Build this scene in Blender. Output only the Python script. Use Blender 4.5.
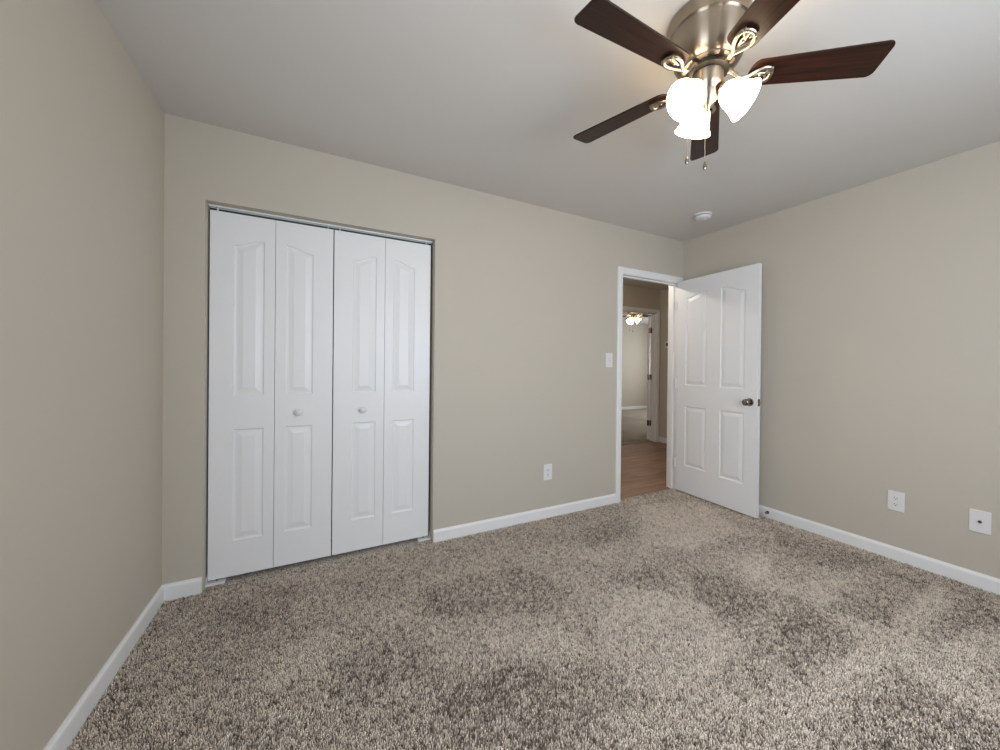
import bpy, bmesh, math, random
import numpy as np
from mathutils import Vector, Matrix, noise

for o in list(bpy.data.objects):
    bpy.data.objects.remove(o)
sc = bpy.context.scene
COL = sc.collection
PI = math.pi
CZ = 2.44

# ------------------------------------------------------------------ camera
cam = bpy.data.cameras.new('camera')
cam.sensor_width = 36
cam.lens = 377.86 * 36 / 1000
cam.shift_x = -0.01843
cam.shift_y = -0.00765
cam.clip_start = 0.02
co = bpy.data.objects.new('camera', cam)
COL.objects.link(co)
yaw, pitch, roll = math.radians(28.5705), math.radians(-0.2443), math.radians(0.5968)
fwd = Vector((math.sin(yaw)*math.cos(pitch), math.cos(yaw)*math.cos(pitch), math.sin(pitch)))
rt = Vector((math.cos(yaw), -math.sin(yaw), 0))
up = rt.cross(fwd)
r2 = rt*math.cos(roll) + up*math.sin(roll)
u2 = up*math.cos(roll) - rt*math.sin(roll)
M = Matrix((r2, u2, -fwd)).transposed().to_4x4()
M.translation = Vector((0, 0, 1.1974))
co.matrix_world = M
sc.camera = co

# ------------------------------------------------------------------ view, world, daylight
sc.view_settings.view_transform = 'Standard'
sc.view_settings.look = 'None'
sc.view_settings.exposure = 0.0
sc.view_settings.gamma = 1
sc.view_settings.use_curve_mapping = False
w = bpy.data.worlds.new('world')
sc.world = w
w.use_nodes = True
bgn = w.node_tree.nodes['Background']
bgn.inputs[0].default_value = (0.62, 0.78, 1.0, 1)
bgn.inputs[1].default_value = 1.0


def area(name, loc, rot, sx, sy, power, col, spread=PI):
    l = bpy.data.lights.new(name, 'AREA')
    l.shape = 'RECTANGLE'
    l.size = sx
    l.size_y = sy
    l.energy = power
    l.color = col
    l.spread = spread
    o = bpy.data.objects.new(name, l)
    COL.objects.link(o)
    o.location = loc
    o.rotation_euler = rot
    return o


# daylight through the window behind the camera (pointing +Y), then lights added at made-up side and far room windows
area('window_daylight', (1.25, -0.70, 1.42), (PI/2, 0, 0), 1.50, 1.10, 44, (0.80, 0.885, 1.0))
area('added_side_daylight', (-0.66, -0.02, 1.42), (0, -PI/2, 0), 1.10, 0.90, 19, (0.82, 0.89, 1.0))  # added to brighten the right wall and the open door
area('added_far_daylight', (8.82, 6.2, 1.45), (0, PI/2, 0), 1.15, 1.3, 44, (0.90, 0.95, 1.0))  # added to light the far room, placed to spare the door jamb


# ------------------------------------------------------------------ helpers
def tag(o, label=None, cat=None, group=None, kind=None):
    if label: o['label'] = label
    if cat: o['category'] = cat
    if group: o['group'] = group
    if kind: o['kind'] = kind
    return o


def empty(name, loc, rz=0):
    o = bpy.data.objects.new(name, None)
    COL.objects.link(o)
    o.empty_display_size = 0.1
    o.location = loc
    o.rotation_euler = (0, 0, rz)
    return o


def obj(name, bm, m, parent=None, smooth=None, loc=None, rot=None, bevel=None):
    me = bpy.data.meshes.new(name)
    bmesh.ops.recalc_face_normals(bm, faces=bm.faces[:])
    bm.to_mesh(me)
    bm.free()
    ms = m if isinstance(m, (list, tuple)) else [m]
    for x in ms:
        me.materials.append(x)
    if smooth is not None:
        me.polygons.foreach_set('use_smooth', [True]*len(me.polygons))
        me.set_sharp_from_angle(angle=math.radians(smooth))
    o = bpy.data.objects.new(name, me)
    COL.objects.link(o)
    if parent: o.parent = parent
    if loc: o.location = loc
    if rot: o.rotation_euler = rot
    if bevel:
        b = o.modifiers.new('bevel', 'BEVEL')
        b.width = bevel
        b.segments = 2
        b.limit_method = 'ANGLE'
        b.angle_limit = math.radians(40)
    return o


def copy_tree(o, parent=None):
    c = o.copy()
    COL.objects.link(c)
    c.parent = parent
    for ch in list(o.children):
        copy_tree(ch, c)
    return c


def box(bm, x0, x1, y0, y1, z0, z1, mat=0):
    v = [bm.verts.new(p) for p in ((x0, y0, z0), (x1, y0, z0), (x1, y1, z0), (x0, y1, z0),
                                   (x0, y0, z1), (x1, y0, z1), (x1, y1, z1), (x0, y1, z1))]
    for f in ((0, 3, 2, 1), (4, 5, 6, 7), (0, 1, 5, 4), (1, 2, 6, 5), (2, 3, 7, 6), (3, 0, 4, 7)):
        bm.faces.new([v[i] for i in f]).material_index = mat
    return v


def prism(bm, pts, z0, z1):
    a = [bm.verts.new((x, y, z0)) for x, y in pts]
    b = [bm.verts.new((x, y, z1)) for x, y in pts]
    n = len(pts)
    bm.faces.new(a[::-1])
    bm.faces.new(b)
    for i in range(n):
        bm.faces.new((a[i], a[(i+1) % n], b[(i+1) % n], b[i]))


def wall_holes(bm, x0, x1, z0, z1, holes, y0, y1):
    """a wall in the XZ plane from y0 to y1 with rectangular openings"""
    xs = sorted({x0, x1, *[h[0] for h in holes], *[h[1] for h in holes]})
    zs = sorted({z0, z1, *[h[2] for h in holes], *[h[3] for h in holes]})
    solid = {}
    for i in range(len(xs)-1):
        for j in range(len(zs)-1):
            cx, cz = (xs[i]+xs[i+1])/2, (zs[j]+zs[j+1])/2
            solid[i, j] = not any(h[0] < cx < h[1] and h[2] < cz < h[3] for h in holes)
    V = {}

    def v(i, j, y):
        k = (i, j, y)
        if k not in V: V[k] = bm.verts.new((xs[i], y, zs[j]))
        return V[k]
    for (i, j), s in solid.items():
        if not s: continue
        for y in (y0, y1):
            bm.faces.new((v(i, j, y), v(i+1, j, y), v(i+1, j+1, y), v(i, j+1, y)))
        for di, dj, a, b in ((-1, 0, (i, j), (i, j+1)), (1, 0, (i+1, j), (i+1, j+1)),
                             (0, -1, (i, j), (i+1, j)), (0, 1, (i, j+1), (i+1, j+1))):
            if not solid.get((i+di, j+dj), False):
                bm.faces.new((v(*a, y0), v(*b, y0), v(*b, y1), v(*a, y1)))


def lathe(bm, prof, n=48, M=None, mat=0):
    """prof: list of (r, z); revolve about z, then transform by M"""
    M = M or Matrix.Identity(4)
    rings = []
    for r, z in prof:
        if r < 1e-6:
            rings.append([bm.verts.new(M @ Vector((0, 0, z)))])
        else:
            rings.append([bm.verts.new(M @ Vector((r*math.cos(2*PI*k/n), r*math.sin(2*PI*k/n), z))) for k in range(n)])
    for a, b in zip(rings, rings[1:]):
        if len(a) == 1 and len(b) == 1: continue
        for k in range(n):
            k2 = (k+1) % n
            if len(a) == 1: f = (a[0], b[k2], b[k])
            elif len(b) == 1: f = (a[k], a[k2], b[0])
            else: f = (a[k], a[k2], b[k2], b[k])
            bm.faces.new(f).material_index = mat


def tube(bm, pts, rad, n=10, closed=False, flat=1.0, upv=None):
    """round tube along pts; rad may be a list; flat squashes along upv"""
    pts = [Vector(q) for q in pts]
    N = len(pts)
    rads = rad if isinstance(rad, (list, tuple)) else [rad]*N
    rings = []
    ref = Vector(upv) if upv else Vector((0, 0, 1))
    for i, q in enumerate(pts):
        a = pts[(i-1) % N] if (closed or i > 0) else q
        b = pts[(i+1) % N] if (closed or i < N-1) else q
        t = (b-a).normalized()
        s = t.cross(ref)
        if s.length < 1e-4: s = t.cross(Vector((1, 0, 0)))
        s.normalize()
        u = s.cross(t).normalized()
        rings.append([bm.verts.new(q + (s*math.cos(2*PI*k/n) + u*flat*math.sin(2*PI*k/n))*rads[i]) for k in range(n)])
    L = list(zip(rings, rings[1:]))
    if closed: L.append((rings[-1], rings[0]))
    for a, b in L:
        for k in range(n):
            bm.faces.new((a[k], a[(k+1) % n], b[(k+1) % n], b[k]))
    if not closed:
        bm.faces.new(rings[0][::-1])
        bm.faces.new(rings[-1])


def axis_matrix(loc, d):
    """maps local +z to direction d"""
    q = Vector(d).normalized().to_track_quat('Z', 'Y')
    return Matrix.Translation(Vector(loc)) @ q.to_matrix().to_4x4()


# ------------------------------------------------------------------ materials
def mat(name, col, rough=0.5, metal=0.0, spec=0.5, bump=None, emit=None, estr=0.0, coat=0):
    m = bpy.data.materials.new(name)
    m.use_nodes = True
    nt = m.node_tree
    b = nt.nodes['Principled BSDF']
    b.inputs['Base Color'].default_value = (*col, 1)
    b.inputs['Roughness'].default_value = rough
    b.inputs['Metallic'].default_value = metal
    b.inputs['Specular IOR Level'].default_value = spec
    b.inputs['Coat Weight'].default_value = coat
    if emit:
        b.inputs['Emission Color'].default_value = (*emit, 1)
        b.inputs['Emission Strength'].default_value = estr
    if bump:
        scale, strength, dist = bump
        tc = nt.nodes.new('ShaderNodeTexCoord')
        n = nt.nodes.new('ShaderNodeTexNoise')
        n.inputs['Scale'].default_value = scale
        n.inputs['Detail'].default_value = 3
        bp = nt.nodes.new('ShaderNodeBump')
        bp.inputs['Strength'].default_value = strength
        bp.inputs['Distance'].default_value = dist
        nt.links.new(tc.outputs['Object'], n.inputs['Vector'])
        nt.links.new(n.outputs['Fac'], bp.inputs['Height'])
        nt.links.new(bp.outputs['Normal'], b.inputs['Normal'])
    return m


M_WALL = mat('wall_paint', (0.572, 0.523, 0.441), 0.6, spec=0.3, bump=(160, 0.12, 0.002))
M_CEIL = mat('ceiling_paint', (0.70, 0.67, 0.63), 0.75, spec=0.2, bump=(120, 0.15, 0.002))
M_TRIM = mat('white_trim_paint', (0.87, 0.865, 0.86), 0.35, spec=0.45)
M_DOOR = mat('white_door_paint', (0.87, 0.87, 0.87), 0.36, spec=0.45, bump=(300, 0.04, 0.001))
M_NICKEL = mat('brushed_nickel', (0.37, 0.315, 0.25), 0.32, metal=1.0)
nb = M_NICKEL.node_tree
pb = nb.nodes['Principled BSDF']
pb.inputs['Anisotropic'].default_value = 0.92
pb.inputs['Anisotropic Rotation'].default_value = 0.25
tg_ = nb.nodes.new('ShaderNodeTangent')
tg_.direction_type = 'RADIAL'
tg_.axis = 'Z'
nb.links.new(tg_.outputs['Tangent'], pb.inputs['Tangent'])
M_IRON = mat('polished_nickel_casting', (0.38, 0.33, 0.27), 0.32, metal=1.0)
M_DARKM = mat('dark_metal', (0.035, 0.032, 0.03), 0.4, metal=0.6)
M_BRONZE = mat('bronze_hardware', (0.16, 0.13, 0.11), 0.3, metal=1.0)
M_KNOB = mat('satin_nickel_hardware', (0.28, 0.26, 0.23), 0.22, metal=1.0)
M_PLATE = mat('white_plastic', (0.80, 0.79, 0.78), 0.35)
M_SLOT = mat('black_plastic', (0.02, 0.02, 0.02), 0.5)
M_TRACK = mat('track_metal', (0.80, 0.84, 0.84), 0.4, metal=0.0)
M_GLASS = mat('milk_glass', (0.95, 0.93, 0.9), 0.3, emit=(1.0, 0.77, 0.50), estr=14)
M_BULB = mat('bulb_glow', (1, 1, 1), 0.3, emit=(1.0, 0.82, 0.6), estr=18)
M_RUBBER = mat('white_rubber', (0.75, 0.74, 0.72), 0.6)
M_LCD = mat('dark_display', (0.03, 0.035, 0.03), 0.2)


def wood_blade():
    m = mat('dark_walnut_blade', (0.06, 0.025, 0.015), 0.38, spec=0.3)
    nt = m.node_tree
    b = nt.nodes['Principled BSDF']
    tc = nt.nodes.new('ShaderNodeTexCoord')
    mp = nt.nodes.new('ShaderNodeMapping')
    mp.inputs['Scale'].default_value = (2.5, 60, 10)
    n = nt.nodes.new('ShaderNodeTexNoise')
    n.inputs['Scale'].default_value = 1.5
    n.inputs['Detail'].default_value = 6
    cr = nt.nodes.new('ShaderNodeValToRGB')
    cr.color_ramp.elements[0].position = 0.3
    cr.color_ramp.elements[0].color = (0.007, 0.003, 0.002, 1)
    cr.color_ramp.elements[1].position = 0.75
    cr.color_ramp.elements[1].color = (0.045, 0.013, 0.006, 1)
    nt.links.new(tc.outputs['Object'], mp.inputs['Vector'])
    nt.links.new(mp.outputs['Vector'], n.inputs['Vector'])
    nt.links.new(n.outputs['Fac'], cr.inputs['Fac'])
    nt.links.new(cr.outputs['Color'], b.inputs['Base Color'])
    return m


def wood_floor():
    m = mat('brown_plank_floor', (0.2, 0.12, 0.08), 0.42, spec=0.4)
    nt = m.node_tree
    b = nt.nodes['Principled BSDF']
    tc = nt.nodes.new('ShaderNodeTexCoord')
    br = nt.nodes.new('ShaderNodeTexBrick')
    br.offset = 0.37
    br.inputs['Color1'].default_value = (0.36, 0.215, 0.145, 1)
    br.inputs['Color2'].default_value = (0.26, 0.152, 0.102, 1)
    br.inputs['Mortar'].default_value = (0.06, 0.035, 0.025, 1)
    br.inputs['Scale'].default_value = 1
    br.inputs['Mortar Size'].default_value = 0.0015
    br.inputs['Mortar Smooth'].default_value = 0.2
    br.inputs['Brick Width'].default_value = 1.2
    br.inputs['Row Height'].default_value = 0.15
    mp = nt.nodes.new('ShaderNodeMapping')
    mp.inputs['Scale'].default_value = (2.2, 26, 1)
    n = nt.nodes.new('ShaderNodeTexNoise')
    n.inputs['Scale'].default_value = 1.2
    n.inputs['Detail'].default_value = 5
    cr = nt.nodes.new('ShaderNodeMapRange')
    cr.inputs['From Min'].default_value = 0.3
    cr.inputs['From Max'].default_value = 0.7
    cr.inputs['To Min'].default_value = 0.72
    cr.inputs['To Max'].default_value = 1.3
    mx = nt.nodes.new('ShaderNodeVectorMath')
    mx.operation = 'SCALE'
    L = nt.links.new
    L(tc.outputs['Object'], br.inputs['Vector'])
    L(tc.outputs['Object'], mp.inputs['Vector'])
    L(mp.outputs['Vector'], n.inputs['Vector'])
    L(n.outputs['Fac'], cr.inputs['Value'])
    L(br.outputs['Color'], mx.inputs[0])
    L(cr.outputs['Result'], mx.inputs['Scale'])
    L(mx.outputs['Vector'], b.inputs['Base Color'])
    return m


def carpet():
    m = mat('frieze_carpet', (0.3, 0.26, 0.22), 0.95, spec=0.1)
    nt = m.node_tree
    b = nt.nodes['Principled BSDF']
    L = nt.links.new
    tc = nt.nodes.new('ShaderNodeTexCoord')
    n1 = nt.nodes.new('ShaderNodeTexNoise')
    n1.inputs['Scale'].default_value = 150
    n1.inputs['Detail'].default_value = 2.0
    n1.inputs['Roughness'].default_value = 0.6
    n1.inputs['Distortion'].default_value = 0.6
    n2 = nt.nodes.new('ShaderNodeTexNoise')
    n2.inputs['Scale'].default_value = 45
    n2.inputs['Detail'].default_value = 1
    at = nt.nodes.new('ShaderNodeAttribute')
    at.attribute_name = 'nap'
    a1 = nt.nodes.new('ShaderNodeMath'); a1.operation = 'MULTIPLY_ADD'
    a1.inputs[1].default_value = 0.058      # nap shifts the yarn mix
    a2 = nt.nodes.new('ShaderNodeMath'); a2.operation = 'MULTIPLY_ADD'
    a2.inputs[1].default_value = 0.25
    a3 = nt.nodes.new('ShaderNodeMath'); a3.operation = 'ADD'; a3.inputs[1].default_value = -0.118
    cr = nt.nodes.new('ShaderNodeValToRGB')
    e = cr.color_ramp.elements
    e[0].position = 0.385; e[0].color = (0.040, 0.029, 0.021, 1)
    e[1].position = 0.615; e[1].color = (0.66, 0.575, 0.49, 1)
    e2 = e.new(0.45); e2.color = (0.235, 0.192, 0.155, 1)
    e3 = e.new(0.52); e3.color = (0.43, 0.365, 0.305, 1)
    L(tc.outputs['Object'], n1.inputs['Vector'])
    L(tc.outputs['Object'], n2.inputs['Vector'])
    L(n2.outputs['Fac'], a2.inputs[0]); L(n1.outputs['Fac'], a2.inputs[2])
    L(at.outputs['Fac'], a1.inputs[0]); L(a2.outputs[0], a1.inputs[2])
    L(a1.outputs[0], a3.inputs[0])
    L(a3.outputs[0], cr.inputs['Fac'])
    L(cr.outputs['Color'], b.inputs['Base Color'])
    bp = nt.nodes.new('ShaderNodeBump')
    bp.inputs['Strength'].default_value = 0.7
    bp.inputs['Distance'].default_value = 0.006
    L(a3.outputs[0], bp.inputs['Height'])
    L(bp.outputs['Normal'], b.inputs['Normal'])
    b.inputs['Sheen Weight'].default_value = 0.15
    return m


M_BLADE = wood_blade()
M_PLANK = wood_floor()
M_CARPET = carpet()

# ------------------------------------------------------------------ room shell
YB = 2.514                      # back wall face
WT = 0.105                      # wall thickness
YH = YB + WT                    # hall side of that wall
YF = 4.27                       # far hall wall face
YF2 = YF + 0.125
YR = -0.75                      # wall behind the camera
CLX0, CLX1, CLZ = -0.497, 0.7215, 2.045
DX0, DX1, DZ = 2.415, 3.140, 2.022     # clear opening between jambs
D2X0, D2X1, D2Z = 4.06, 4.845, 2.055
HEX = 4.922                      # hall end wall


def xl(y): return -0.6583 - 0.0164*(YB - y)


def xr(y): return 3.2188 + 0.016*(YB - y)


# carpet: fine grid carrying the direction of the nap left by the vacuum cleaner
NL = [[(2.27, 1.12), (2.69, 1.01), (2.25, 0.91)], [(1.2, 1.44), (1.51, 1.53), (1.76, 1.25), (1.68, 0.97), (1.27, 0.9), (1.07, 1.0), (1.09, 1.22)],
      [(1.4, 0.67), (1.45, 0.75), (2.34, 0.72), (3.08, 0.73), (3.06, 0.63), (2.25, 0.60)], [(2.23, 0.83), (2.3, 0.72), (2.2, 0.36), (2.03, 0.33), (2.08, 0.59)],
      [(2.14, 0.61), (2.88, 0.49), (2.69, 0.44), (2.14, 0.44)], [(2.35, 1.4), (2.63, 1.4), (2.36, 1.2), (2.18, 1.24)], [(0.65, 1.52), (1.01, 1.43), (1.08, 1.23), (0.81, 1.28)],
      [(-0.21, 1.84), (0.08, 1.89), (0.15, 1.72), (-0.13, 1.64)], [(2.5, 2.37), (3.09, 2.21), (2.78, 1.66), (2.18, 1.63), (2.0, 1.88)], [(0.89, 0.97), (1.27, 0.9), (1.43, 0.77), (0.94, 0.83)]]
ND = [[(1.73, 0.93), (2.21, 0.99), (2.16, 0.7), (1.66, 0.75)], [(1.49, 0.6), (2.05, 0.58), (2.1, 0.39), (1.98, 0.24), (1.32, 0.47)], [(2.28, 0.91), (3.03, 0.95), (3.07, 0.74), (2.36, 0.71)],
      [(2.42, 0.66), (3.22, 0.7), (3.16, 0.52), (2.84, 0.44), (2.46, 0.56)], [(1.46, 1.59), (1.79, 1.6), (1.79, 1.42), (1.54, 1.45)], [(0.42, 1.35), (0.92, 1.31), (1.07, 1.0), (0.69, 0.96), (0.36, 1.14)],
      [(0.51, 2.0), (1.1, 1.98), (1.22, 1.63), (1.05, 1.49), (0.5, 1.78)], [(0.07, 1.76), (0.42, 1.64), (0.45, 1.44), (0.09, 1.48)], [(-0.47, 2.33), (-0.05, 2.4), (-0.08, 2.05), (-0.37, 1.99)],
      [(3.08, 1.61), (3.14, 0.99), (2.85, 0.98), (2.63, 1.25)], [(1.73, 2.2), (2.23, 2.26), (2.06, 1.94), (1.62, 1.95)], [(1.97, 1.47), (2.15, 1.31), (2.08, 1.08), (1.74, 1.05), (1.76, 1.25)]]


def poly_soft(P, x, y, soft):
    inside = False
    d = 9
    n = len(P)
    for i in range(n):
        x0, y0 = P[i]
        x1, y1 = P[(i+1) % n]
        if (y0 > y) != (y1 > y) and x < (x1-x0)*(y-y0)/(y1-y0)+x0: inside = not inside
        dx, dy = x1-x0, y1-y0
        t = max(0, min(1, ((x-x0)*dx+(y-y0)*dy)/(dx*dx+dy*dy)))
        d = min(d, math.hypot(x-x0-t*dx, y-y0-t*dy))
    s = d if inside else -d
    t = max(0, min(1, 0.5+s/soft/2))
    return t*t*(3-2*t)


def carpet_sheet(name, x0, x1, y0, y1, step, use):
    bm = bmesh.new()
    lay = bm.verts.layers.float.new('nap')
    nx, ny = int((x1-x0)/step)+1, int((y1-y0)/step)+1
    g = []
    for j in range(ny+1):
        row = []
        for i in range(nx+1):
            x, y = x0+(x1-x0)*i/nx, y0+(y1-y0)*j/ny
            v = bm.verts.new((x, y, 0))
            nz = noise.noise(Vector((x*2.1, y*4.2, 3.3)))*0.55 + noise.noise(Vector((x*6, y*6, 1.1)))*0.3
            a = 0
            if use:
                a = max(poly_soft(P, x, y, .035) for P in NL)*0.8 - max(poly_soft(P, x, y, .04) for P in ND)*0.7
            v[lay] = a + nz*(0.8 if use else 1.2)
            row.append(v)
        g.append(row)
    for j in range(ny):
        for i in range(nx):
            bm.faces.new((g[j][i], g[j][i+1], g[j+1][i+1], g[j+1][i]))
    for r in (g[0], g[-1]):
        pass
    o = obj(name, bm, M_CARPET)
    s = o.modifiers.new('solid', 'SOLIDIFY')
    s.thickness = 0.02
    s.offset = -1 if o.data.polygons[0].normal.z > 0 else 1
    return o


def pile_material():
    m = mat('carpet_yarn', (0.3, 0.26, 0.22), 0.9, spec=0.1)
    nt = m.node_tree
    b = nt.nodes['Principled BSDF']
    at = nt.nodes.new('ShaderNodeAttribute')
    at.attribute_name = 'tint'
    cr = nt.nodes.new('ShaderNodeValToRGB')
    e = cr.color_ramp.elements
    e[0].position = 0.0; e[0].color = (0.125, 0.088, 0.060, 1)
    e[1].position = 1.0; e[1].color = (0.97, 0.85, 0.715, 1)
    e2 = e.new(0.5); e2.color = (0.66, 0.56, 0.46, 1)
    nt.links.new(at.outputs['Fac'], cr.inputs['Fac'])
    nt.links.new(cr.outputs['Color'], b.inputs['Base Color'])
    b.inputs['Sheen Weight'].default_value = 0.2
    return m


def nap_at(x, y):
    nz = noise.noise(Vector((x*2.1, y*4.2, 3.3)))*0.55 + noise.noise(Vector((x*6, y*6, 1.1)))*0.3
    return max(poly_soft(P, x, y, .035) for P in NL)*0.8 - max(poly_soft(P, x, y, .04) for P in ND)*0.7 + nz*0.8


def carpet_with_pile(name):
    """backing sheet plus individually leaning yarn tufts, one mesh"""
    x0, x1, y0, y1 = -0.72, 3.28, YR, YB+0.028
    gs = 0.025                                   # nap lookup grid
    gx, gy = int((x1-x0)/gs)+2, int((y1-y0)/gs)+2
    G = np.array([[nap_at(x0+i*gs, y0+j*gs) for i in range(gx)] for j in range(gy)])
    rng = np.random.default_rng(7)
    sp = 0.0054
    X, Y = np.meshgrid(np.arange(x0, x1, sp), np.arange(y0, y1, sp))
    X = (X + rng.uniform(-.5, .5, X.shape)*sp).ravel()
    Y = (Y + rng.uniform(-.5, .5, Y.shape)*sp).ravel()
    dep = X*math.sin(yaw) + Y*math.cos(yaw)
    keep = (dep > 0.72) & (X > -0.6583-0.0164*(YB-Y)+.002) & (X < 3.2188+0.016*(YB-Y)-.002)
    keep &= (Y < YB-0.001) | ((X > DX0) & (X < DX1)) | ((X > CLX0) & (X < CLX1))
    X, Y = X[keep], Y[keep]
    n = len(X)

    def samp(A, s, px, py):
        fx, fy = (px-x0)/s, (py-y0)/s
        i, j = fx.astype(int), fy.astype(int)
        u, v = fx-i, fy-j
        i = np.clip(i, 0, A.shape[1]-2); j = np.clip(j, 0, A.shape[0]-2)
        return A[j, i]*(1-u)*(1-v)+A[j, i+1]*u*(1-v)+A[j+1, i]*(1-u)*v+A[j+1, i+1]*u*v
    nap = samp(G, gs, X, Y)
    cl = rng.normal(0, 1, (int((y1-y0)/0.011)+3, int((x1-x0)/0.011)+3))     # yarn clumps
    clump = samp(cl, 0.011, X, Y)
    tint = np.clip(0.50 + 0.21*rng.normal(0, 1, n) + 0.19*clump + 0.24*nap, 0, 1)
    top = -0.0012 + 0.0022*rng.normal(0, 1, n) + 0.0012*clump + 0.0008*nap
    ang = rng.uniform(0, 2*np.pi, n)
    lean = 0.0030*rng.random(n)
    lx = np.cos(ang)*lean - 0.0016*nap
    ly = np.sin(ang)*lean - 0.0012*nap
    tw = rng.uniform(0, 2*np.pi, n)
    V = np.zeros((n, 9, 3), np.float32)
    for lv, (f, r) in enumerate(((0.0, 0.0022), (0.6, 0.0027), (1.0, 0.0014))):
        z = -0.0105 + (top+0.0105)*f
        for k in range(3):
            a = tw + k*2*np.pi/3 + lv*0.5
            V[:, lv*3+k, 0] = X + lx*f*f + r*np.cos(a)
            V[:, lv*3+k, 1] = Y + ly*f*f + r*np.sin(a)
            V[:, lv*3+k, 2] = z
    q = []
    for lv in (0, 1):
        for k in range(3):
            k2 = (k+1) % 3
            q.append((lv*3+k, lv*3+k2, lv*3+3+k2, lv*3+3+k))
    quads = (np.array(q)[None] + (np.arange(n)*9)[:, None, None]).reshape(-1, 4)
    tris = (np.array([6, 7, 8])[None] + (np.arange(n)*9)[:, None]).reshape(-1, 3)
    nv = n*9
    back = np.array([(x0, y0, -0.0105), (x1, y0, -0.0105), (x1, y1, -0.0105), (x0, y1, -0.0105),
                     (x0, y0, -0.03), (x1, y0, -0.03), (x1, y1, -0.03), (x0, y1, -0.03)], np.float32)
    bq = np.array([(0, 1, 2, 3), (7, 6, 5, 4), (0, 4, 5, 1), (1, 5, 6, 2), (2, 6, 7, 3), (3, 7, 4, 0)]) + nv
    quads = np.concatenate([quads, bq])
    me = bpy.data.meshes.new(name)
    me.vertices.add(nv+8)
    me.vertices.foreach_set('co', np.concatenate([V.reshape(-1, 3), back]).ravel())
    nq, nt_ = len(quads), len(tris)
    loops = np.concatenate([quads.ravel(), tris.ravel()]).astype(np.int32)
    me.loops.add(len(loops))
    me.loops.foreach_set('vertex_index', loops)
    me.polygons.add(nq+nt_)
    me.polygons.foreach_set('loop_start', np.concatenate([np.arange(nq)*4, nq*4+np.arange(nt_)*3]).astype(np.int32))
    me.update(calc_edges=True)
    me.validate()
    at = me.attributes.new('tint', 'FLOAT', 'POINT')
    at.data.foreach_set('value', np.concatenate([np.repeat(tint, 9), np.full(8, 0.12)]).astype(np.float32))
    me.materials.append(pile_material())
    o = bpy.data.objects.new(name, me)
    COL.objects.link(o)
    print('tufts', n)
    return o


tag(carpet_with_pile('floor'), 'beige and brown frieze carpet of the bedroom with vacuum tracks', 'carpet', kind='structure')
fc = carpet_sheet('floor_closet', CLX0-0.2, CLX1+0.15, YB+0.001, 3.2, 0.1, False)
tag(fc, 'carpet inside the closet behind the folding doors', 'carpet', kind='structure')
tag(carpet_sheet('floor_far_room', 2.9, 8.9, YF+0.05, 7.86, 0.06, False), 'pale carpet of the far room beyond the hallway', 'carpet', kind='structure')
bm = bmesh.new()
box(bm, 0.95, 5.0, YB+0.03, YF+0.05, -0.05, -0.006)
tag(obj('floor_hall', bm, M_PLANK), 'brown wood plank floor of the hallway', 'floor', kind='structure')
bm = bmesh.new()
box(bm, DX0-0.03, DX1+0.03, YB, YB+0.032, -0.03, -0.001)
tag(obj('trim_threshold', bm, M_CARPET), 'carpet edge at the doorway threshold', 'carpet', kind='structure')

bm = bmesh.new()
box(bm, -0.95, 9.0, -0.95, 8.0, CZ, CZ+0.1)
tag(obj('ceiling', bm, M_CEIL), 'flat white ceiling', 'ceiling', kind='structure')


def setting(name, bm, m, label, cat, **k):
    return tag(obj(name, bm, m, **k), label, cat, kind='structure')


bm = bmesh.new()
wall_holes(bm, -0.66, HEX, -0.02, CZ, [(CLX0, CLX1, -0.02, CLZ), (DX0-0.018, DX1+0.018, -0.02, DZ+0.018)], YB, YH)
setting('wall_back', bm, M_WALL, 'greige wall holding the closet and the doorway', 'wall')
bm = bmesh.new()
W2 = (-0.48, 0.46, 0.84, 2.0)        # added side window, y0 y1 z0 z1
wall_holes(bm, YR-.1, YB+0.7, -0.02, CZ, [W2], 0, 0.12)
for v in bm.verts:
    y = v.co.x
    v.co = Vector((xl(y)-v.co.y, y, v.co.z))
setting('wall_left', bm, M_WALL, 'greige wall on the left of the room', 'wall')
bm = bmesh.new()
prism(bm, [(xr(YB), YB), (xr(YR-.1), YR-.1), (xr(YR-.1)+.1, YR-.1), (xr(YB)+.1, YB)], -0.02, CZ)
setting('wall_right', bm, M_WALL, 'light greige wall on the right of the room', 'wall')
bm = bmesh.new()
WX0, WX1, WZ0, WZ1 = 0.45, 2.05, 0.82, 2.02
wall_holes(bm, -0.8, 3.4, -0.02, CZ, [(WX0, WX1, WZ0, WZ1)], YR-0.12, YR)
setting('wall_rear', bm, M_WALL, 'greige wall with the window behind the viewer', 'wall')
# window in the rear wall
bm = bmesh.new()
for a in ((WX0, WX0+.05, WZ0, WZ1), (WX1-.05, WX1, WZ0, WZ1), (WX0, WX1, WZ0, WZ0+.05), (WX0, WX1, WZ1-.05, WZ1),
          ((WX0+WX1)/2-.025, (WX0+WX1)/2+.025, WZ0, WZ1)):
    box(bm, a[0], a[1], YR-.11, YR-.05, a[2], a[3])
wn = setting('window_1', bm, M_TRIM, 'white sliding window behind the viewer', 'window')
bm = bmesh.new()
box(bm, WX0+.05, WX1-.05, YR-.085, YR-.08, WZ0+.05, WZ1-.05)
pane = mat('window_pane', (0.9, 0.95, 1.0), 0.02)
pane.node_tree.nodes['Principled BSDF'].inputs['Transmission Weight'].default_value = 1.0
obj('pane', bm, pane, wn)

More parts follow.
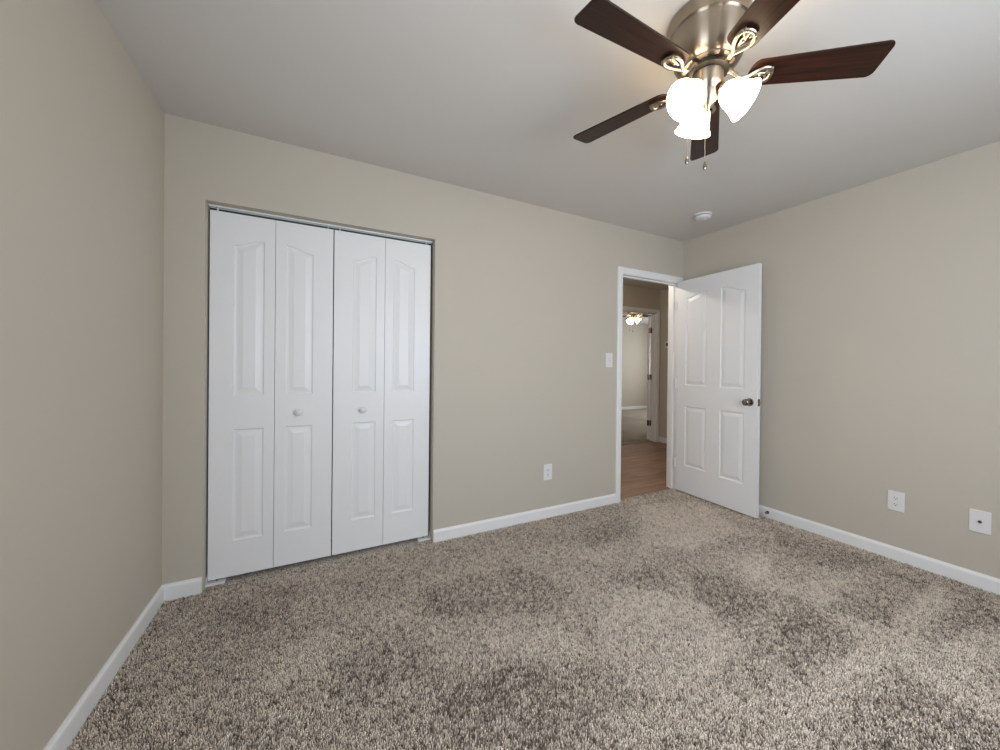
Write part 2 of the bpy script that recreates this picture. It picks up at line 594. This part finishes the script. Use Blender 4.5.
bm = bmesh.new()  # unseen side window, added as the source of the extra daylight
for a in ((W2[0], W2[0]+.05, W2[2], W2[3]), (W2[1]-.05, W2[1], W2[2], W2[3]), (W2[0], W2[1], W2[2], W2[2]+.05), (W2[0], W2[1], W2[3]-.05, W2[3]),
          (W2[0], W2[1], 1.40, 1.44)):
    box(bm, -0.80, -0.74, a[0], a[1], a[2], a[3])
wn = setting('window_2_added', bm, M_TRIM, 'unseen white sash window left of the viewer, added to light the right wall', 'window')
bm = bmesh.new()
box(bm, -0.775, -0.77, W2[0]+.05, W2[1]-.05, W2[2]+.05, W2[3]-.05)
obj('pane', bm, pane, wn)

bm = bmesh.new()  # unseen frame on a solid wall, added to go with the far room light
for a in ((5.50, 5.55, 0.82, 2.02), (6.85, 6.90, 0.82, 2.02), (5.5, 6.9, 0.82, 0.87), (5.5, 6.9, 1.97, 2.02), (6.175, 6.225, 0.82, 2.02)):
    box(bm, 8.87, 8.905, a[0], a[1], a[2], a[3])
setting('window_3_added', bm, M_TRIM, 'unseen white window frame on the right wall of the far room, added for its light', 'window')

# closet box
bm = bmesh.new(); box(bm, -0.66, 0.95, 3.2, 3.28, -0.02, CZ)
setting('wall_closet_back', bm, M_WALL, 'inner back wall of the closet', 'wall')
bm = bmesh.new(); box(bm, 0.86, 0.95, YH, 3.2, -0.02, CZ)
setting('wall_closet_side', bm, M_WALL, 'inner side wall of the closet', 'wall')
# hallway
bm = bmesh.new()
wall_holes(bm, 0.9, 9.0, -0.02, CZ, [(D2X0-0.018, D2X1+0.018, -0.02, D2Z+0.018)], YF, YF2)
setting('wall_hall_far', bm, M_WALL, 'greige hallway wall with a second doorway in it', 'wall')
bm = bmesh.new(); box(bm, HEX, HEX+.1, YB, YF, -0.02, CZ)
setting('wall_hall_end', bm, M_WALL, 'greige end wall of the hallway with the thermostat', 'wall')
bm = bmesh.new(); box(bm, 0.88, 0.95, 3.28, YF, -0.02, CZ)
setting('wall_hall_left', bm, M_WALL, 'greige wall closing the hallway on the left', 'wall')
# far room
bm = bmesh.new(); box(bm, 2.8, 9.0, 7.86, 7.96, -0.02, CZ)
setting('wall_far_room_back', bm, M_WALL, 'greige back wall of the far room', 'wall')
bm = bmesh.new(); box(bm, 8.9, 9.0, YF2, 7.86, -0.02, CZ)
setting('wall_far_room_right', bm, M_WALL, 'greige right wall of the far room', 'wall')
bm = bmesh.new(); box(bm, 2.8, 2.9, YF2, 7.86, -0.02, CZ)
setting('wall_far_room_left', bm, M_WALL, 'greige left wall of the far room', 'wall')


# baseboards: profile (depth from wall, z)
BP = [(0, -0.01), (0.012, -0.01), (0.012, 0.058), (0.0105, 0.066), (0.006, 0.072), (0.004, 0.078), (0, 0.078)]


def baseboard(name, p0, p1, nrm, label, h=1.0):
    bm = bmesh.new()
    n = Vector((nrm[0], nrm[1])).normalized()
    A = [bm.verts.new((p0[0]+n.x*d, p0[1]+n.y*d, z*h if z > 0 else z)) for d, z in BP]
    B = [bm.verts.new((p1[0]+n.x*d, p1[1]+n.y*d, z*h if z > 0 else z)) for d, z in BP]
    k = len(BP)
    for i in range(k):
        bm.faces.new((A[i], A[(i+1) % k], B[(i+1) % k], B[i]))
    bm.faces.new(A); bm.faces.new(B[::-1])
    return setting(name, bm, M_TRIM, label, 'baseboard')


baseboard('baseboard_left', (xl(YB), YB), (xl(YR), YR), (1, -.0164), 'white baseboard along the left wall')
baseboard('baseboard_back_left', (-0.66, YB), (CLX0-0.003, YB), (0, -1), 'short white baseboard between the left corner and the closet')
baseboard('baseboard_back', (CLX1+0.004, YB), (DX0-0.061, YB), (0, -1), 'white baseboard between the closet and the doorway')
baseboard('baseboard_right', (xr(YB-.02), YB-.02), (xr(YR), YR), (-1, -.016), 'white baseboard along the right wall')
baseboard('baseboard_rear', (xl(YR), YR), (xr(YR), YR), (0, 1), 'white baseboard behind the viewer')
baseboard('baseboard_hall_end', (HEX, YH), (HEX, YF-.001), (-1, 0), 'white baseboard on the hallway end wall')
baseboard('baseboard_hall_far', (0.95, YF), (D2X0-0.062, YF), (0, -1), 'white baseboard on the far hallway wall')
baseboard('baseboard_far_room', (2.9, 7.86), (8.9, 7.86), (0, -1), 'white baseboard in the far room')


# door casings and jambs
def casing(name, x0, x1, zt, y, sgn, label, wd=0.057, th=0.015, right=True):
    """mitred casing around an opening; face y, protruding to sgn"""
    prof = [(0, 0), (0, 0.008), (0.006, 0.012), (0.020, 0.012), (0.026, th), (wd-0.008, th), (wd, th-0.004), (wd, 0)]
    path = [(x0, -0.01, -1, 0), (x0, zt, -1, 1), (x1, zt, 1, 1), (x1, -0.01, 1, 0)]
    bm = bmesh.new()
    rings = []
    for px, pz, ox, oz in path:
        rings.append([bm.verts.new((px+ox*d, y+sgn*t, pz+oz*d)) for d, t in prof])
    k = len(prof)
    for a, b in zip(rings, rings[1:]):
        for i in range(k):
            bm.faces.new((a[i], a[(i+1) % k], b[(i+1) % k], b[i]))
    bm.faces.new(rings[0]); bm.faces.new(rings[-1][::-1])
    return setting(name, bm, M_TRIM, label, 'door casing')


def jamb(name, x0, x1, zt, y0, y1, stop_y, label):
    bm = bmesh.new()
    t = 0.018
    box(bm, x0-t, x0, y0, y1, -0.01, zt+t)
    box(bm, x1, x1+t, y0, y1, -0.01, zt+t)
    box(bm, x0, x1, y0, y1, zt, zt+t)
    s = 0.010
    box(bm, x0, x0+s, stop_y, stop_y+0.032, -0.008, zt)
    box(bm, x1-s, x1, stop_y, stop_y+0.032, -0.008, zt)
    box(bm, x0+s, x1-s, stop_y, stop_y+0.032, zt-s, zt)
    return setting(name, bm, M_TRIM, label, 'door frame')


casing('trim_1', DX0-0.004, DX1+0.004, DZ+0.004, YB, -1, 'white casing around the bedroom doorway')
casing('trim_2', DX0-0.004, DX1+0.004, DZ+0.004, YH, 1, 'white casing on the hallway side of the bedroom doorway')
jm = jamb('trim_3', DX0, DX1, DZ, YB-.001, YH+.001, YB+0.040, 'white door frame lining the bedroom doorway')
casing('trim_4', D2X0-0.004, D2X1+0.004, D2Z+0.004, YF, -1, 'white casing around the second doorway across the hall')
jm2 = jamb('trim_5', D2X0, D2X1, D2Z, YF-.001, YF2+.001, YF+0.035, 'white door frame lining the second doorway')


# ------------------------------------------------------------------ moulded panel doors
def arch_half(z0, rise, rev=False):
    def f(u):
        if rev: u = 1-u
        t = max(0, min(1, (u-0.05)/0.8))
        return z0 + rise*t*t*(3-2*t)
    return f


PROF = [(0, 0), (0.004, 0.0045), (0.009, 0.0060), (0.013, 0.0052), (0.015, 0.0056), (0.038, 0.0008), (0.041, 0.0)]


def leaf_mesh(w, h, t, cols, both=False, nb=14):
    """front face at y=0 facing -Y; cols: list of (x0, x1, [(z0, topfun)...]) from bottom up"""
    bm = bmesh.new()

    def face_side(Y, sg):
        def q(x, z, d=0): return bm.verts.new((x, Y + sg*d, z))
        xs = [0] + [c for a in cols for c in (a[0], a[1])] + [w]
        for i in range(0, len(xs), 2):      # stiles
            bm.faces.new((q(xs[i], 0), q(xs[i+1], 0), q(xs[i+1], h), q(xs[i], h)))
        for x0, x1, pans in cols:
            zprev = [(x0, 0), (x1, 0)]
            for z0, top in pans:
                # rail below the panel
                bm.faces.new([q(*p) for p in zprev] + [q(x1, z0), q(x0, z0)])
                us = [k/nb for k in range(nb+1)]

                def outline(ins):
                    P = [(x0+ins, z0+ins), (x1-ins, z0+ins)]
                    for u in reversed(us):
                        x = x0+ins + (x1-x0-2*ins)*u
                        P.append((x, top((x-x0)/(x1-x0))-ins))
                    return P
                rings = [[q(x, z, d) for x, z in outline(ins)] for ins, d in PROF]
                for a, b in zip(rings, rings[1:]):
                    n = len(a)
                    for i in range(n):
                        bm.faces.new((a[i], a[(i+1) % n], b[(i+1) % n], b[i]))
                bm.faces.new(rings[-1])
                zprev = [(x0+(x1-x0)*u, top(u)) for u in us]
            bm.faces.new([q(*p) for p in zprev] + [q(x1, h), q(x0, h)])
    face_side(0, 1)
    if both:
        face_side(t, -1)
    else:
        bm.faces.new([bm.verts.new(p) for p in ((0, t, 0), (w, t, 0), (w, t, h), (0, t, h))])
    for a in (((0, 0), (w, 0)), ((0, h), (w, h))):
        pass
    for c in (((0, 0, 0), (w, 0, 0), (w, t, 0), (0, t, 0)), ((0, 0, h), (w, 0, h), (w, t, h), (0, t, h)),
              ((0, 0, 0), (0, t, 0), (0, t, h), (0, 0, h)), ((w, 0, 0), (w, t, 0), (w, t, h), (w, 0, h))):
        bm.faces.new([bm.verts.new(p) for p in c])
    bmesh.ops.remove_doubles(bm, verts=bm.verts[:], dist=1e-5)
    return bm


# closet: two bifold pairs
LW, LT = 0.2963, 0.032
ZB = 0.022
ZT = 2.017
LH = ZT - ZB
YD = YB + 0.060


def bifold_leaf(rev):
    """rev=False: peak of the arch on the right, wide stile on the left"""
    z = lambda a: a - ZB
    x0, x1 = (0.106, 0.246) if not rev else (0.0505, 0.1905)
    pans = [(z(0.217), lambda u: z(0.830)), (z(1.018), arch_half(z(1.846), 0.036, rev))]
    return leaf_mesh(LW, LH, LT, [(x0, x1, pans)])


def white_knob(parent, x, z, y):
    bm = bmesh.new()
    lathe(bm, [(0, 0), (0.010, 0), (0.009, 0.006), (0.008, 0.012), (0.013, 0.017), (0.0185, 0.023), (0.0195, 0.028), (0.013, 0.034), (0, 0.036)],
          28, axis_matrix((x, y, z), (0, -1, 0)))
    return obj('knob', bm, M_PLATE, parent, smooth=50)


LX = [-0.4885, -0.1900, 0.1120, 0.4105]
for n, (i, side) in enumerate(((0, 'left'), (2, 'right'))):
    r = empty('door_%d' % (n+1), (LX[i] if n == 0 else LX[i+1]+LW, YD, ZB))
    tag(r, '%s pair of white folding closet doors with raised panels and a round white knob' % side, 'closet door', 'folding closet doors', 'structure')
    ox = r.location.x
    for k in (i, i+1):
        o = obj('door_leaf', bifold_leaf(k % 2 == 1), M_DOOR, r, loc=(LX[k]-ox, 0, 0))
    kx = (LX[1]+0.120 if n == 0 else LX[2]+0.1685) - ox
    white_knob(r, kx, 0.911-ZB, 0.0)
    px = LX[i]+0.03-ox if n == 0 else LX[i+1]+LW-0.03-ox
    bm = bmesh.new()
    lathe(bm, [(0, 0), (0.005, 0), (0.005, CLZ-0.004-ZT), (0, CLZ-0.004-ZT)], 12, Matrix.Translation((px, 0.016, ZT-ZB)))
    gx = LX[i+1]+LW-0.03-ox if n == 0 else LX[i]+0.03-ox
    lathe(bm, [(0, 0), (0.004, 0), (0.004, CLZ-0.004-ZT), (0, CLZ-0.004-ZT)], 12, Matrix.Translation((gx, 0.016, ZT-ZB)))
    obj('pivot_pin', bm, M_PLATE, r)

# track under the closet head: a channel
bm = bmesh.new()
ty0, ty1 = YD-0.002, YD+0.030
box(bm, CLX0+.003, CLX1-.003, ty0, ty1, CLZ-0.003, CLZ)
box(bm, CLX0+.003, CLX1-.003, ty0, ty0+0.002, CLZ-0.009, CLZ-0.003)
box(bm, CLX0+.003, CLX1-.003, ty1-0.002, ty1, CLZ-0.009, CLZ-0.003)
tag(obj('closet_door_track', bm, M_TRACK), 'pale metal track along the top of the closet opening', 'door track')
# floor pivot brackets
for sx, lab in ((1, 'white floor bracket at the left foot of the closet doors'), (-1, 'white floor bracket at the right foot of the closet doors')):
    x = CLX0+0.001 if sx == 1 else CLX1-0.001
    r = empty('pivot_bracket', (x, YD+0.006, 0.0))
    tag(r, lab, 'bracket', 'closet pivot brackets')
    bm = bmesh.new()
    a, b = sorted((0, sx*0.085))
    box(bm, a, b, -0.030, 0.020, 0.001, 0.0095)
    a, b = sorted((0, sx*0.004))
    box(bm, a, b, -0.012, 0.020, 0.0075, 0.045)
    obj('base_plate', bm, M_PLATE, r, bevel=0.001)
    bm = bmesh.new()
    lathe(bm, [(0.0, 0.0075), (0.006, 0.0075), (0.006, 0.028), (0, 0.029)], 12, Matrix.Translation((sx*0.045, 0.006, 0)))
    obj('pin', bm, M_KNOB, r)

# passage door, open 90 degrees against the right wall; local x -> world -Y, local -y -> world -X
PW, PH, PT = 0.784, 2.018, 0.035
pr = empty('door_3', (3.119, 2.500, 0.010), -PI/2 - math.radians(2.2))
tag(pr, 'white four panel bedroom door standing open against the right wall', 'door', kind='structure')
zz = lambda a: a - 0.008
hx = 2.500
lo = lambda: 0
pl = (0.101, 0.327)
prr = (0.460, 0.676)
cols = [(pl[0], pl[1], [(zz(0.262), lambda u: zz(0.828)), (zz(1.028), arch_half(zz(1.853), 0.040, False))]),
        (prr[0], prr[1], [(zz(0.250), lambda u: zz(0.830)), (zz(1.024), arch_half(zz(1.838), 0.055, True))])]
bm = leaf_mesh(PW, PH, PT, cols, both=True, nb=20)
obj('door_leaf', bm, M_DOOR, pr)
kx, kz = 0.722, zz(0.922)
for side in (-1, 1):
    y0 = 0 if side == -1 else PT
    bm = bmesh.new()
    lathe(bm, [(0, 0), (0.032, 0), (0.032, 0.004), (0.028, 0.009), (0.014, 0.011), (0.011, 0.016), (0.011, 0.028),
               (0.018, 0.034), (0.026, 0.042), (0.0285, 0.052), (0.026, 0.060), (0.018, 0.066), (0.006, 0.068), (0, 0.068)],
          36, axis_matrix((kx, y0, kz), (0, side, 0)))
    obj('door_handle', bm, M_KNOB, pr, smooth=40)
bm = bmesh.new()
box(bm, PW-0.0005, PW+0.0012, PT/2-0.012, PT/2+0.012, kz-0.028, kz+0.028)
lp = obj('latch_plate', bm, M_BRONZE, pr)
bm = bmesh.new()
box(bm, PW+0.001, PW+0.009, PT/2-0.006, PT/2+0.006, kz-0.010, kz+0.010)
obj('latch_bolt', bm, M_NICKEL, lp, bevel=0.002)
for z in (0.26, 1.03, 1.78):
    bm = bmesh.new()
    lathe(bm, [(0, -0.045), (0.005, -0.045), (0.005, 0.045), (0, 0.045)], 12, Matrix.Translation((-0.007, -0.004, z)))
    box(bm, -0.006, 0.002, -0.0012, 0.0, z-0.044, z+0.044)
    obj('hinge', bm, M_TRIM, pr)

# second door, swung wide open into the far room
ang = math.radians(90-50.5)
pr2 = empty('door_4', (D2X1-0.004, YF2+0.006, 0.014), ang)
tag(pr2, 'white door of the far room seen edge on at its hinges', 'door', kind='structure')
cols2 = [(0.10, 0.32, cols[0][2]), (0.44, 0.66, cols[1][2])]
bm = leaf_mesh(0.755, 2.02, PT, cols2, both=True)
obj('door_leaf', bm, M_DOOR, pr2)
bm = bmesh.new()
lathe(bm, [(0, 0), (0.032, 0), (0.030, 0.008), (0.011, 0.012), (0.011, 0.028), (0.026, 0.042), (0.0285, 0.052), (0.018, 0.066), (0, 0.068)], 24,
      axis_matrix((0.69, 0, 0.92), (0, -1, 0)))
obj('door_handle', bm, M_KNOB, pr2, smooth=40)
for z in (0.27, 1.02, 1.78):
    bm = bmesh.new()
    lathe(bm, [(0, -0.045), (0.007, -0.045), (0.007, 0.045), (0, 0.045)], 12, Matrix.Translation((-0.006, 0.004, z)))
    box(bm, -0.003, 0.000, 0.002, 0.034, z-0.044, z+0.044)
    obj('hinge', bm, M_BRONZE, pr2)
# hinge leaves on the jamb
for z in (0.284, 1.034, 1.794):
    bm = bmesh.new()
    box(bm, D2X1-0.0015, D2X1, YF2-0.034, YF2+0.0005, z-0.044, z+0.044)
    obj('hinge_leaf', bm, M_BRONZE, jm2)


# ------------------------------------------------------------------ ceiling fan
def make_fan():
    """hugger fan; local origin on the ceiling"""
    R = empty('ceiling_fan', (1.244, 0.881, CZ))
    # motor housing
    bm = bmesh.new()
    lathe(bm, [(0, 0.0), (0.133, 0.0), (0.137, -0.005), (0.136, -0.014), (0.133, -0.044), (0.1335, -0.048), (0.129, -0.052), (0.1275, -0.056), (0.125, -0.080),
               (0.1205, -0.110), (0.1135, -0.134), (0.104, -0.151), (0.094, -0.160), (0.088, -0.162), (0.087, -0.167), (0.060, -0.168), (0, -0.168)], 72)
    obj('motor_housing', bm, M_NICKEL, R, smooth=28)
    bm = bmesh.new()
    lathe(bm, [(0, -0.165), (0.066, -0.165), (0.070, -0.170), (0.070, -0.184), (0.060, -0.188), (0, -0.188)], 48)
    obj('rotor_ring', bm, M_DARKM, R, smooth=30)
    # switch housing and light kit hub
    bm = bmesh.new()
    lathe(bm, [(0, -0.187), (0.048, -0.187), (0.053, -0.191), (0.053, -0.232), (0.050, -0.240), (0.044, -0.246), (0.038, -0.252), (0.034, -0.275), (0.026, -0.290),
               (0.016, -0.297), (0.010, -0.304), (0.010, -0.310), (0.005, -0.316), (0, -0.317)], 48)
    hub = obj('switch_housing', bm, M_NICKEL, R, smooth=30)
    zb = 2.243-CZ
    pit = -0.20
    for k in range(5):
        az = math.radians((107.5, 36.4, 321.8, 251.5, 179.5)[k])
        # blade, local: x outwards, origin on the fan axis
        n = 10
        r0, r1 = 0.135, 0.556
        w0, w1 = 0.050, 0.063
        out = []
        # root end, rounded
        for i in range(n+1):
            t = -PI/2 - PI*i/n
            out.append((r0+0.030+0.030*math.cos(t), w0*math.sin(t)*(0.98)))
        out = [(x, y) for x, y in out]
        # far end corners
        cr = 0.022
        def wid(x): return w0 + (w1-w0)*(x-r0)/(r1-r0)
        for i in range(n+1):
            t = PI/2 - PI/2*i/n
            out.append((r1-cr+cr*math.cos(t), w1-cr+cr*math.sin(t)))
        for i in range(n+1):
            t = 0 - PI/2*i/n
            out.append((r1-cr+cr*math.cos(t), -(w1-cr)+cr*math.sin(t)))
        bm = bmesh.new()
        prism(bm, out, -0.003, 0.003)
        bl = obj('blade', bm, M_BLADE, R, bevel=0.0015)
        bl.matrix_local = Matrix.Translation((0, 0, zb)) @ Matrix.Rotation(az, 4, 'Z') @ Matrix.Rotation(pit, 4, 'X')
        # blade iron: curved arm and an open teardrop plate under the blade
        bm = bmesh.new()
        zi = -0.008
        Mi = Matrix.Rotation(-pit, 4, 'X')
        arm = [(0.060, 0, 0.020), (0.078, 0, 0.018), (0.092, 0, 0.004), (0.102, 0, -0.012), (0.114, 0, -0.018), (0.128, 0, -0.014)]
        tube(bm, arm, [0.010, 0.010, 0.009, 0.008, 0.008, 0.009], 10, flat=0.7)
        loop = []
        N = 36
        for i in range(N):
            t = 2*PI*i/N
            x = 0.128 + 0.040*(1-math.cos(t))
            y = 0.036*math.sin(t)*(math.sin(t/2)**1.1)
            loop.append((x, y, zi-0.003 - 0.006*math.cos(t/2)**2))
        tube(bm, loop, 0.0070, 8, closed=True, flat=0.8)
        for sy in (-1, 1):
            tube(bm, [(0.188, sy*0.008, zi-0.003), (0.200, sy*0.014, zi-0.001), (0.208, sy*0.024, zi)], [0.005, 0.005, 0.003], 8, flat=0.7)
        tube(bm, [(0.150, 0, zi-0.002), (0.172, 0, zi-0.001), (0.205, 0, zi)], [0.004, 0.009, 0.004], 10, flat=0.5)
        ir = obj('blade_bracket', bm, M_IRON, bl, smooth=50)
        for sx, sy in ((0.172, 0), (0.203, 0.021), (0.203, -0.021)):
            bm = bmesh.new()
            lathe(bm, [(0, 0), (0.0055, 0), (0.0055, -0.003), (0.003, -0.005), (0, -0.0055)], 14, Matrix.Translation((sx, sy, zi-0.003)))
            obj('screw', bm, M_NICKEL, bl, smooth=40)
    # three lights
    for azd in AZL:
        a = math.radians(azd)
        d = Vector((math.cos(a), math.sin(a), 0))
        el = math.radians(-42)
        ax = d*math.cos(el) + Vector((0, 0, math.sin(el)))
        neck = d*0.042 + Vector((0, 0, -0.250))
        bm = bmesh.new()
        tube(bm, [d*0.028+Vector((0, 0, -0.250)), d*0.045+Vector((0, 0, -0.238)), neck + ax*0.010], [0.010, 0.011, 0.014], 14)
        lathe(bm, [(0, 0.0), (0.020, 0.0), (0.026, 0.006), (0.027, 0.022), (0.024, 0.026), (0, 0.026)], 28, axis_matrix(neck + ax*0.004, ax))
        sk = obj('lamp_socket', bm, M_NICKEL, R, smooth=40)
        bm = bmesh.new()
        pr_ = [(0.022, 0.012), (0.031, 0.020), (0.040, 0.033), (0.045, 0.048), (0.049, 0.063), (0.053, 0.078), (0.059, 0.092), (0.066, 0.105)]
        inner = [(r-0.003, z+0.001) for r, z in reversed(pr_)]
        lathe(bm, pr_ + [(0.0665, 0.1065)] + inner + [pr_[0]], 48, axis_matrix(neck, ax))
        sh = obj('lamp_shade', bm, M_GLASS, R, smooth=60)
        bm = bmesh.new()
        lathe(bm, [(0, 0.026), (0.012, 0.026), (0.013, 0.040), (0.022, 0.056), (0.025, 0.070), (0.020, 0.084), (0.010, 0.092), (0, 0.094)], 24, axis_matrix(neck, ax))
        obj('bulb', bm, M_BULB, R, smooth=60)
    # pull chains
    for (cx, cy, z0, z1) in ((-0.054, 0.040, -0.262, -0.478), (-0.020, -0.008, -0.290, -0.512)):
        bm = bmesh.new()
        tube(bm, [(cx, cy, z0), (cx, cy, z1)], 0.0012, 8)
        nb_ = 46
        for i in range(nb_):
            z = z0+(z1-z0)*(i+.5)/nb_
            lathe(bm, [(0, 0.0019), (0.0019, 0), (0, -0.0019)], 6, Matrix.Translation((cx, cy, z)))
        ch = obj('pull_chain', bm, M_NICKEL, R)
        bm = bmesh.new()
        lathe(bm, [(0, 0.004), (0.003, 0.003), (0.0045, -0.004), (0.006, -0.010), (0.0065, -0.018), (0.004, -0.024), (0, -0.025)], 18, Matrix.Translation((cx, cy, z1)))
        obj('pull_knob', bm, M_KNOB, ch, smooth=50)
    return R


AZL = (-60, 60, 180)
fan = make_fan()
tag(fan, 'brushed nickel ceiling fan with dark walnut blades and three lit frosted shades, in the bedroom', 'ceiling fan', 'flush mounted ceiling fans')
fan2 = copy_tree(fan)
fan2.location = (5.72, 5.65, CZ)
fan2.rotation_euler = (0, 0, math.radians(20))
tag(fan2, 'small distant lit ceiling fan in the far room, seen through both doorways', 'ceiling fan', 'flush mounted ceiling fans')
for nm, loc, e in (('hall_fill_light', (2.6, 3.15, 2.25), 19),):  # unseen point fill added to brighten the hallway, without any fixture
    l = bpy.data.lights.new(nm, 'POINT')
    l.energy = e
    l.color = (1.0, 0.90, 0.78)
    l.shadow_soft_size = 0.03
    o = bpy.data.objects.new(nm, l)
    COL.objects.link(o)
    o.location = loc

# ------------------------------------------------------------------ smoke detector
sd = empty('smoke_detector', (2.775, 1.989, CZ))
tag(sd, 'round white smoke detector on the ceiling near the right corner', 'smoke detector')
bm = bmesh.new()
lathe(bm, [(0, 0), (0.066, 0), (0.067, -0.004), (0.064, -0.010), (0, -0.010)], 48)
obj('base_plate', bm, M_PLATE, sd, smooth=30)
bm = bmesh.new()
lathe(bm, [(0, -0.009), (0.060, -0.010), (0.060, -0.022), (0.056, -0.030), (0.046, -0.035), (0.043, -0.033), (0.038, -0.036), (0.012, -0.038), (0, -0.038)], 48)
obj('cover', bm, M_PLATE, sd, smooth=30)
bm = bmesh.new()
lathe(bm, [(0.0585, -0.013), (0.0604, -0.013), (0.0604, -0.0175), (0.0585, -0.0175)], 48)
obj('vent_slot', bm, M_SLOT, sd)
bm = bmesh.new()
lathe(bm, [(0, -0.0375), (0.009, -0.0378), (0.009, -0.0405), (0, -0.041)], 20, Matrix.Translation((0.012, -0.01, 0)))
obj('test_button', bm, M_PLATE, sd)


# ------------------------------------------------------------------ wall plates (local: plate in XZ, facing -Y)
def plate_base(name, loc, rz, w_, h_):
    r = empty(name, loc, rz)
    bm = bmesh.new()
    box(bm, -w_/2, w_/2, -0.006, 0.0, -h_/2, h_/2)
    obj('cover_plate', bm, M_PLATE, r, bevel=0.0035)
    return r


def outlet(loc, rz, w_=0.080, h_=0.124):
    r = plate_base('power_outlet', loc, rz, w_, h_)
    for s in (-1, 1):
        bm = bmesh.new()
        pts = []
        for i in range(24):
            t = 2*PI*i/24
            pts.append((0.0172*math.cos(t), max(-0.0138, min(0.0138, 0.0172*math.sin(t)))))
        a = [bm.verts.new((x, -0.005, z+s*0.0195)) for x, z in pts]
        b = [bm.verts.new((x, -0.0078, z+s*0.0195)) for x, z in pts]
        bm.faces.new(b)
        for i in range(24):
            bm.faces.new((a[i], a[(i+1) % 24], b[(i+1) % 24], b[i]))
        rc = obj('receptacle', bm, M_PLATE, r)
        for x, hh in ((-0.0065, 0.009), (0.0065, 0.007)):
            bm = bmesh.new()
            box(bm, x-0.0012, x+0.0012, -0.0082, -0.007, s*0.0195+0.002-hh/2, s*0.0195+0.002+hh/2)
            obj('slot', bm, M_SLOT, rc)
        bm = bmesh.new()
        lathe(bm, [(0, 0), (0.0026, 0), (0.0026, 0.0012), (0, 0.0012)], 12, axis_matrix((0, -0.007, s*0.0195-0.0075), (0, -1, 0)))
        obj('ground_hole', bm, M_SLOT, rc)
    bm = bmesh.new()
    lathe(bm, [(0, 0), (0.003, 0), (0.002, 0.0014), (0, 0.0016)], 12, axis_matrix((0, -0.0058, 0), (0, -1, 0)))
    obj('screw', bm, M_PLATE, r)
    return r


ANGR = -PI/2 + math.atan(0.016)
tag(outlet((1.642, YB, 0.357), 0), 'white power outlet low on the back wall between the closet and the doorway', 'outlet', 'power outlets')
o_ = outlet((xr(0.948), 0.948, 0.367), ANGR)
tag(o_, 'white power outlet low on the right wall, left of the cable plate', 'outlet', 'power outlets')
tag(outlet((7.53, 7.86, 0.385), 0), 'tiny white power outlet on the far room wall', 'outlet', 'power outlets')
c_ = plate_base('cable_outlet', (xr(0.607), 0.607, 0.362), ANGR, 0.080, 0.124)
tag(c_, 'square looking white wall plate with one dark cable socket, low on the right wall', 'cable outlet')
bm = bmesh.new()
lathe(bm, [(0, 0), (0.0075, 0), (0.0075, 0.003), (0.0048, 0.003), (0.0048, 0.010), (0.003, 0.010), (0.003, 0.006), (0, 0.006)], 16, axis_matrix((0, -0.0058, 0), (0, -1, 0)))
obj('cable_socket', bm, M_BRONZE, c_)
for s in (-1, 1):
    bm = bmesh.new()
    lathe(bm, [(0, 0), (0.003, 0), (0.002, 0.0014), (0, 0.0016)], 12, axis_matrix((0, -0.0058, s*0.042), (0, -1, 0)))
    obj('screw', bm, M_PLATE, c_)
s_ = plate_base('light_switch', (2.265, YB, 1.253), 0, 0.078, 0.126)
tag(s_, 'white light switch on the back wall beside the doorway casing', 'light switch')
bm = bmesh.new()
box(bm, -0.006, 0.006, -0.0075, -0.005, -0.012, 0.012)
v = box(bm, -0.0045, 0.0045, -0.017, -0.006, -0.004, 0.005)
bmesh.ops.rotate(bm, verts=v, cent=(0, -0.006, 0), matrix=Matrix.Rotation(math.radians(-25), 3, 'X'))
obj('toggle', bm, M_PLATE, s_)
for s in (-1, 1):
    bm = bmesh.new()
    lathe(bm, [(0, 0), (0.003, 0), (0.002, 0.0014), (0, 0.0016)], 12, axis_matrix((0, -0.0058, s*0.030), (0, -1, 0)))
    obj('screw', bm, M_PLATE, s_)

# thermostat in the hall (faces -X)
t_ = empty('thermostat', (HEX, 4.10, 1.55), -PI/2)
tag(t_, 'small white thermostat with a dark display on the hallway end wall', 'thermostat')
bm = bmesh.new(); box(bm, -0.055, 0.055, -0.026, 0, -0.055, 0.055)
obj('body', bm, M_PLATE, t_, bevel=0.006)
bm = bmesh.new(); box(bm, -0.025, 0.030, -0.0275, -0.025, -0.018, 0.030)
obj('display', bm, M_LCD, t_)

# door stop on the right baseboard
ds = empty('door_stop', (xr(1.70)-0.012, 1.70, 0.040), 0)
tag(ds, 'dark door stop with a pale tip on the right baseboard behind the open door', 'door stop')
bm = bmesh.new()
lathe(bm, [(0, 0), (0.012, 0), (0.011, 0.005), (0.008, 0.007), (0.006, 0.010), (0, 0.010)], 20, axis_matrix((0, 0, 0), (-1, 0, 0)))
obj('base', bm, M_DARKM, ds, smooth=40)
bm = bmesh.new()
pts = []
for i in range(121):
    t = i/120
    a = t*10*2*PI
    pts.append((-0.008-0.040*t, 0.006*math.cos(a), 0.006*math.sin(a)))
tube(bm, pts, 0.0016, 6, upv=(1, 0, 0))
obj('spring', bm, M_NICKEL, ds)
bm = bmesh.new()
lathe(bm, [(0, 0.046), (0.006, 0.046), (0.009, 0.050), (0.009, 0.058), (0.006, 0.062), (0, 0.063)], 18, axis_matrix((0, 0, 0), (-1, 0, 0)))
obj('tip', bm, M_RUBBER, ds, smooth=50)
